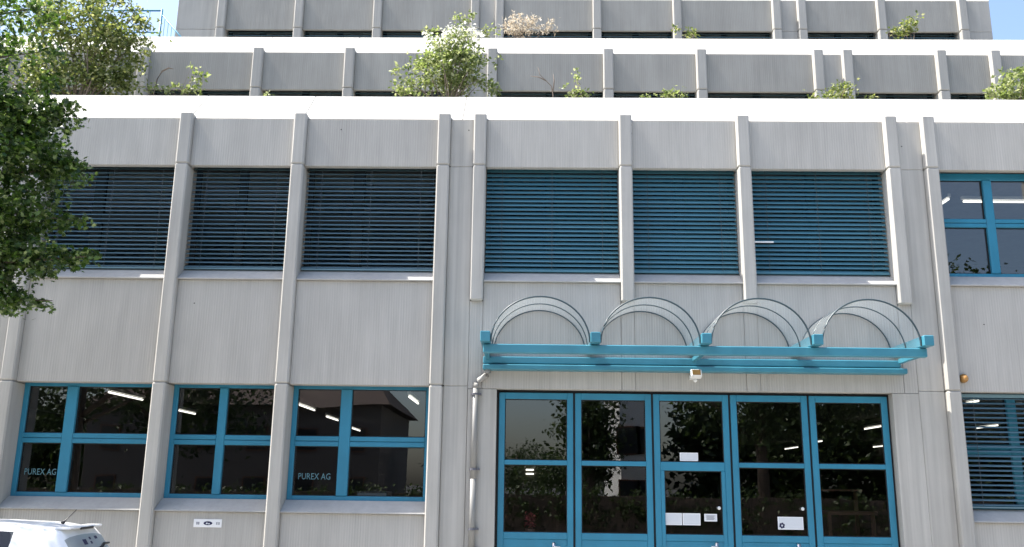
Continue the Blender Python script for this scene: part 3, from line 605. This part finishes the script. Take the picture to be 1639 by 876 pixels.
plant('weed_tuft', 'low green cushion of weeds above the fifth upper window', 'plant', (2.25, 1.25, S1), [((2.30, 1.25, 8.28), (0.25, 0.12, 0.09), 12, 14, 0.05), ((1.95, 1.25, 8.24), (0.15, 0.1, 0.04), 4, 8, 0.04)], 0.055, 'simple', 'bright_leaf', 18, 6, 0.005)
plant('terrace_shrub', 'small rounded shrub in front of twin ribs on the first terrace', 'bush', (5.15, 1.3, S1), [((5.15, 1.3, 8.36), (0.34, 0.2, 0.17), 24, 18, 0.06), ((4.8, 1.3, 8.24), (0.18, 0.1, 0.05), 5, 8, 0.04), ((5.62, 1.3, 8.24), (0.2, 0.1, 0.04), 4, 8, 0.04)], 0.06, 'simple', 'shrub_leaf', 19, 8, 0.007)
plant('terrace_shrub', 'leafy bright shrub on the first terrace at the right edge', 'bush', (8.3, 1.3, S1), [((8.25, 1.3, 8.55), (0.55, 0.35, 0.28), 46, 20, 0.08), ((7.78, 1.3, 8.35), (0.2, 0.2, 0.10), 10, 14, 0.05), ((8.9, 1.3, 8.5), (0.5, 0.3, 0.35), 26, 18, 0.08)], 0.075, 'simple', 'bright_leaf', 20, 14, 0.009)
plant('weed_clump', 'green weeds on the second terrace above the flowering bush', 'plant', (-1.6, 4.2, S2), [((-2.1, 4.2, 11.02), (0.2, 0.1, 0.12), 8, 10, 0.05), ((-1.5, 4.2, 11.18), (0.3, 0.15, 0.2), 14, 10, 0.06), ((-1.3, 4.2, 11.38), (0.12, 0.1, 0.1), 5, 8, 0.04), ((-0.9, 4.2, 11.05), (0.2, 0.15, 0.15), 8, 9, 0.05)], 0.07, 'simple', 'bright_leaf', 21, 14, 0.006)
plant('dry_bush', 'withered cream coloured bush on the second terrace', 'bush', (-0.2, 4.2, S2), [((-0.25, 4.2, 11.1), (0.42, 0.25, 0.22), 40, 16, 0.07), ((-0.2, 4.2, 11.32), (0.32, 0.2, 0.12), 12, 12, 0.06), ((0.3, 4.2, 11.12), (0.2, 0.15, 0.18), 9, 12, 0.05)], 0.07, 'long', 'dry_leaf', 22, 14, 0.008)
plant('weed_tuft', 'small green tuft on the second terrace right of the dry bush', 'plant', (3.2, 4.2, S2), [((3.28, 4.2, 11.02), (0.14, 0.1, 0.10), 8, 10, 0.05), ((2.95, 4.2, 11.08), (0.08, 0.08, 0.12), 4, 8, 0.04)], 0.065, 'simple', 'shrub_leaf', 23, 6, 0.005)
plant('terrace_shrub', 'dark half dry shrub near the right end of the second terrace', 'bush', (7.7, 4.2, S2), [((7.55, 4.2, 11.05), (0.22, 0.15, 0.12), 14, 14, 0.05), ((7.78, 4.2, 11.25), (0.18, 0.15, 0.2), 14, 14, 0.05)], 0.065, 'simple', 'shrub_leaf', 24, 8, 0.007)

# ------------------------------------------------------------------ blue railing on the second terrace
rl = empty('roof_railing', (-8.13, 5.0, 10.2), 'blue steel railing with a sloping stair section beside the top storey', 'railing')
def bar(name, a, b, r): child_at(tube_obj(name, [a, b], r, 'blue_paint', None, 8), rl)
bar('top_rail', (-12.0, 5.0, 11.92), (-8.13, 5.0, 11.92), 0.018); bar('bottom_rail', (-12.0, 5.0, 11.40), (-8.13, 5.0, 11.40), 0.013)
bar('stair_rail', (-8.13, 5.0, 11.84), (-7.0, 5.0, 10.55), 0.018)
for x in (-12.0, -10.7, -9.4, -8.13): bar('post', (x, 5.0, 10.2), (x, 5.0, 11.95), 0.024)
for k in range(12): bar('baluster', (-11.8 + k * 0.31, 5.0, 11.40), (-11.8 + k * 0.31, 5.0, 11.92), 0.006)
for k in range(1, 11): x = -8.13 + k * 0.085; bar('baluster', (x, 5.0, 10.25), (x, 5.0, 11.84 - k * 0.085 * 1.142), 0.006)
# ------------------------------------------------------------------ parked car
def build_car():
    car = empty('parked_car', (-4.19, -3.35, 0), 'white hatchback parked before the lower left windows, cut off by the frame', 'car')
    car.rotation_euler = (0, 0, R(180 + 6))                # local +x is the nose
    def cobj(name, verts, faces, mat, parent=car, smooth=True): return mesh_obj(name, verts, faces, mat, parent, smooth)
    # cabin loft: station x, belt z, roof z, half width at belt, half width of roof
    S = [(0.10, 0.93, 0.97, .70, .56), (0.17, 0.93, 1.09, .72, .56), (0.25, 0.93, 1.21, .74, .555), (0.33, 0.93, 1.325, .755, .55), (0.40, 0.93, 1.395, .765, .55), (0.62, 0.92, 1.432, .775, .56), (0.78, 0.92, 1.445, .78, .565),
         (1.10, 0.91, 1.458, .785, .57), (1.55, 0.90, 1.462, .79, .575), (1.95, 0.90, 1.44, .79, .575), (2.2, 0.90, 1.395, .785, .57), (2.45, 0.90, 1.27, .78, .58), (2.75, 0.90, 1.08, .77, .60), (2.98, 0.90, 0.94, .75, .62)]
    def section(s):
        x, zb, zt, wb, wr = s; drop = min(0.075, (zt - zb) * 0.5); ze = zt - drop; out = []
        for k in range(5): t = k / 4; out.append((x, -(wb + (wr - wb) * (t ** 1.25)), zb + (ze - zb) * t))
        for k in range(1, 8):
            a = math.pi * k / 8; out.append((x, -wr * math.cos(a) * (1 if abs(math.cos(a)) < 0.99 else 1), ze + drop * math.sin(a) ** 0.6))
        for k in range(5): t = 1 - k / 4; out.append((x, wb + (wr - wb) * (t ** 1.25), zb + (ze - zb) * t))
        return out
    V = [section(s) for s in S]; nv = len(V[0]); idx = lambda i, j: i * nv + j
    flat = [p for r_ in V for p in r_]; body, glass = [], {}
    for i in range(len(S) - 1):
        for j in range(nv - 1):
            f = (idx(i, j), idx(i + 1, j), idx(i + 1, j + 1), idx(i, j + 1)); side = j < 3 or j >= nv - 4
            key = None
            if 5 <= j <= nv - 7 and i < 3: key = 'rear_window'
            elif 5 <= j <= nv - 7 and 10 <= i <= 12: key = 'windscreen'
            elif j in (1, 2, 3) and i in (6,): key = 'quarter_window'
            elif j in (1, 2, 3) and i in (7,): key = 'door_window'
            elif j in (1, 2, 3) and i in (8, 9): key = 'door_window.f'
            elif j in (nv - 3, nv - 4, nv - 5) and i in (6,): key = 'quarter_window.b'
            elif j in (nv - 3, nv - 4, nv - 5) and i in (7,): key = 'door_window.b'
            elif j in (nv - 3, nv - 4, nv - 5) and i in (8, 9): key = 'door_window.fb'
            (body if key is None else glass.setdefault(key, [])).append(f)
    # lower body loft
    L = [(0.0, .42, .62, .55), (0.04, .30, .86, .66), (0.10, .24, .93, .74), (0.5, .20, .925, .80), (1.2, .19, .915, .825), (2.2, .19, .905, .83), (2.9, .20, .895, .82), (3.3, .22, .84, .80), (3.62, .25, .74, .74), (3.78, .32, .64, .64), (3.83, .42, .55, .55)]
    lv = []
    for x, z0, z1, wv in L:
        zm = (z0 + z1) / 2
        half = [(-wv * 0.86, z0), (-wv, z0 + 0.07), (-wv * 1.015, zm), (-wv * 0.985, z1 - 0.06), (-wv * 0.93, z1), (-wv * .5, z1 + (0.012 if x > 2.9 else 0.0))]
        lv.append([(x, a, b) for a, b in half] + [(x, -a, b) for a, b in half[::-1]])
    nl = len(lv[0]); off = len(flat); flat2 = flat + [p for r_ in lv for p in r_]
    for i in range(len(L) - 1):
        for j in range(nl):
            body.append((off + i * nl + j, off + i * nl + (j + 1) % nl, off + (i + 1) * nl + (j + 1) % nl, off + (i + 1) * nl + j))
    body.append(tuple(off + j for j in range(nl))); body.append(tuple(off + (len(L) - 1) * nl + j for j in range(nl))[::-1])
    bo = cobj('body', flat2, body, 'car_white')
    for key, fs in glass.items():
        used = sorted({v for f in fs for v in f}); mpv = {v: k for k, v in enumerate(used)}
        g = cobj(key.split('.')[0], [flat[v] for v in used], [tuple(mpv[v] for v in f) for f in fs], 'car_rear_glass' if key == 'rear_window' else 'car_glass')
        if key == 'rear_window':
            for (yy, zz, a, b) in ((0.16, 1.235, .10, .05), (0.02, 1.275, .05, .025), (0.03, 1.235, .05, .025), (-0.16, 1.275, .08, .028)):
                xx = 0.10 + (zz - 0.97) * 0.66 - 0.055
                mesh_obj('sticker', [(xx, yy, zz), (xx, yy + a, zz), (xx + b * .66, yy + a, zz + b), (xx + b * .66, yy, zz + b)], [(0, 1, 2, 3)], 'ink_navy', g)
    bm = bmesh.new(); bbox(bm, 0.31, 0.46, -0.44, 0.44, 1.385, 1.408, 0.008); bm_obj('spoiler', bm, 'car_white', car)
    bm = bmesh.new(); bbox(bm, 0.30, 0.32, -0.17, 0.17, 1.375, 1.398, 0.004); bm_obj('brake_light', bm, 'car_black', car)
    bm = bmesh.new(); tube(bm, [(0.56, 0, 1.425), (0.54, 0, 1.445), (0.53, 0, 1.455), (0.43, 0, 1.565)], [0.020, 0.016, 0.006, 0.003], 8); bm_obj('antenna', bm, 'car_black', car, True)
    bm = bmesh.new(); tube(bm, [(0.20, -0.14, 1.17), (0.225, -0.30, 1.215), (0.225, -0.46, 1.215)], [0.020, 0.016, 0.010], 6); bm_obj('rear_wiper', bm, 'car_black', car, True)
    for sy in (-1, 1):
        bm = bmesh.new(); bbox(bm, 0.0, 0.12, min(sy * .55, sy * .76), max(sy * .55, sy * .76), 0.68, 0.90, 0.02); bm_obj('tail_light', bm, 'lamp_red', car)
        bm = bmesh.new(); bbox(bm, 3.45, 3.70, min(sy * .48, sy * .74), max(sy * .48, sy * .74), 0.60, 0.76, 0.03); bm_obj('headlight', bm, 'lamp_clear', car)
        bm = bmesh.new(); bbox(bm, 2.45, 2.62, min(sy * .82, sy * 1.0), max(sy * .82, sy * 1.0), 0.93, 1.05, 0.03); bm_obj('wing_mirror', bm, 'car_white', car)
        for x in (0.72, 3.1):
            bm = bmesh.new(); y0, y1 = sy * 0.66, sy * 0.845
            tube(bm, [(x, y0, 0.3), (x, y0 + sy * .02, 0.3), (x, y1 - sy * .02, 0.3), (x, y1, 0.3)], [0.26, 0.30, 0.30, 0.26], 24); tr = bm_obj('wheel', bm, 'rubber', car, True)
            bm = bmesh.new(); tube(bm, [(x, y1 - sy * .01, 0.3), (x, y1 + sy * .006, 0.3)], [0.20, 0.17], 20); bm_obj('rim', bm, 'steel', tr)
    bm = bmesh.new(); bbox(bm, 0.3, 2.9, -.70, .70, 0.35, 0.80)
    for x in (0.95, 1.95):
        for sy in (-.36, .36):
            bbox(bm, x, x + .14, sy - .23, sy + .23, 0.8, 1.18, 0.03); bbox(bm, x - .02, x + .08, sy - .12, sy + .12, 1.19, 1.36, 0.03)
    bm_obj('seats', bm, 'car_seat', car)
build_car()

# ------------------------------------------------------------------ across the street (seen mirrored in the glass)
def house(name, label, x0, x1, y0, y1, h, roof_h, nx, nz, ridge_x=True, wall='house_wall'):
    e = empty(name, ((x0 + x1) / 2, y1, 0), label, 'house', 'houses across the street')
    child_at(box('wall', x0, x1, y0, y1, 0, h, wall, None, 0.02), e)
    o = 0.6; xm, ym = (x0 + x1) / 2, (y0 + y1) / 2
    if roof_h:
        if ridge_x: rv = [(x0 - o, y0 - o, h), (x1 + o, y0 - o, h), (x1 + o, y1 + o, h), (x0 - o, y1 + o, h), (x0 - o + 2, ym, h + roof_h), (x1 + o - 2, ym, h + roof_h)]
        else: rv = [(x0 - o, y0 - o, h), (x1 + o, y0 - o, h), (x1 + o, y1 + o, h), (x0 - o, y1 + o, h), (xm, y0 + 1.4, h + roof_h), (xm, y1 - 1.4, h + roof_h)]
        fs = [(3, 2, 5, 4), (0, 4, 5, 1), (1, 5, 2), (0, 3, 4), (0, 1, 2, 3)] if ridge_x else [(3, 2, 5), (0, 4, 1), (1, 4, 5, 2), (0, 3, 5, 4), (0, 1, 2, 3)]
        child_at(mesh_obj('roof', rv, fs, 'roof_tile'), e)
    for i in range(nx):
        for j in range(nz):
            xc = x0 + (i + 0.5) * (x1 - x0) / nx; zc = 1.5 + j * 2.9
            wn = child_at(box('window', xc - 0.6, xc + 0.6, y1 + 0.002, y1 + 0.06, zc - 0.7, zc + 0.7, 'wood', None), e)
            box('pane', xc - 0.52, xc + 0.52, y1 + 0.061, y1 + 0.07, zc - 0.62, zc + 0.62, 'house_pane', wn)
MATS['house_wall'] = principled('house_wall', (0.15, 0.13, 0.115), 0.9)
house('dark_house', 'house with a hipped roof across the street, mirrored in the third lower window', -26, -8.6, -52, -40, 6.3, 2.6, 6, 2)
house('pale_block', 'tall pale block across the street, mirrored in the second door', 4.9, 6.7, -46, -36, 13, 0, 2, 4, wall='white_plastic')
def far_tree(x, y, h, rad, label, seed, mat='dark_leaf', n=1.0):
    e = empty('street_tree', (x, y, 0), label, 'tree', 'trees across the street')
    bl = [((x, y, h * 0.62), (rad, rad, h * 0.36), int(170 * n), 26, 0.42), ((x + rad * .4, y, h * .45), (rad * .7, rad * .7, h * .22), int(50 * n), 26, 0.4)]
    thing_mesh('crown', leaf_mesh('crown', clump_pts(bl, seed), 0.26, 'simple', mat, seed + 1, 0.5), e)
    child_at(tube_obj('trunk', [(x, y, 0), (x + .1, y, h * .3), (x, y, h * .6), (x - .1, y, h * .85)], [0.28, 0.22, 0.14, 0.04], 'bark', None, 9), e)
    for k in range(4):
        a = seed + k * 1.6; limb([(x, y, h * (.28 + .07 * k)), (x + rad * .4 * math.cos(a), y + rad * .4 * math.sin(a), h * (.42 + .07 * k)), (x + rad * .8 * math.cos(a), y + rad * .8 * math.sin(a), h * (.52 + .07 * k))], 0.10, 0.02, e)
far_tree(9.8, -26, 13, 4.6, 'broad dark tree across the street mirrored in the middle doors', 41, n=2.0)
far_tree(16.5, -28, 14, 5.0, 'tall dark tree across the street mirrored in the right doors', 42, n=2.0)
far_tree(25.0, -29, 13, 5.0, 'dark tree across the street farthest to the right', 43, n=1.6)
far_tree(3.0, -33, 8.0, 1.5, 'slim tree across the street mirrored in the second door', 44, n=0.7)
far_tree(-4.5, -44, 5.6, 1.5, 'small tree across the street mirrored beside the hipped house', 45, n=0.5)
far_tree(-16.5, -28, 13, 5.0, 'big dark tree across the street mirrored in the left windows', 46, n=2.0)
far_tree(-25.0, -27, 12, 4.8, 'dark tree across the street farthest to the left', 47, n=1.5)
far_tree(-1.0, -75, 6.0, 5.0, 'distant low tree mirrored at the foot of the leftmost door sky', 48, n=0.8)
far_tree(2.6, -60, 4.6, 4.0, 'distant bushy tree mirrored below the sky in the leftmost door', 49, n=0.8)
wd = bpy.data.objects.new('distant_wood', leaf_mesh('distant_wood', np.concatenate([clump_pts([((x, -42, 3.8), (3.0, 2.5, 4.2), 150, 24, 0.6) for x in np.arange(11.5, 60, 4.0)], 71), clump_pts([((x, -62, 3.8), (3.0, 2.5, 4.2), 120, 24, 0.6) for x in np.arange(-60, -12, 4.0)], 72)]), 0.5, 'simple', 'dark_leaf', 73, 0.4))
link(wd); wd['kind'] = 'stuff'; wd['label'] = 'dark wood far across the street, mirrored behind the nearer trees'; wd['category'] = 'wood'

hg = empty('added_hedge', (0, -22, 0), 'long dark clipped hedge added out of view to darken reflections in the lower panes', 'added_hedge')  # unseen hedge, added to keep the lower pane reflections dark
thing_mesh('foliage', leaf_mesh('foliage', clump_pts([((x, -22, 0.95), (1.3, 0.45, 0.85), 60, 26, 0.18) for x in np.arange(-30, 31, 2.0)], 60), 0.16, 'simple', 'dark_leaf', 61, 0.4), hg)
child_at(box('added_stem_mass', -31, 31, -22.25, -21.75, 0, 1.55, 'bark', None), hg)

pb = [o for o in bpy.data.objects if o.name.startswith('blind') and o.parent == B and abs(o.bound_box[0][0] - (3.085 + RW + 0.012)) < 0.01][0]
box('sky_glint_strip', 3.30, 3.60, 0.105, 0.112, 5.415, 5.437, 'paper_edge', pb)  # white strip painted in for sky light caught by a bent slat
rp = empty('red_plant', (0.03, 0.45, 1.2), 'small dark red plant low behind the leftmost door pane', 'plant')
thing_mesh('foliage', leaf_mesh('foliage', clump_pts([((0.03, 0.45, 1.39), (0.09, 0.06, 0.10), 16, 8, 0.02)], 91), 0.06, 'long', 'red_leaf', 92, 0.3), rp)
child_at(tube_obj('pot', [(0.03, 0.45, 1.16), (0.03, 0.45, 1.27)], [0.05, 0.07], 'wood', None, 14), rp)
tag(box('ledge', -0.38, 0.62, 0.32, 0.6, 1.12, 1.155, 'wood', None, 0.004), 'low brown ledge behind the leftmost door pane', 'ledge')

for x, z in ((-1.22, 6.532), (-0.88, 6.532), (-1.22, 3.237), (1.515, 7.22), (1.515, 7.08), (-2.9, 7.12), (-0.95, 7.12), (5.56, 6.9), (-4.9, 6.0 - 1.6), (6.5, 4.2)):
    child_at(tube_obj('tie_hole', [(x, -0.004 if z < 6.6 else -0.003, z), (x, 0.01, z)], 0.009, 'dark_gap', None, 8), B)
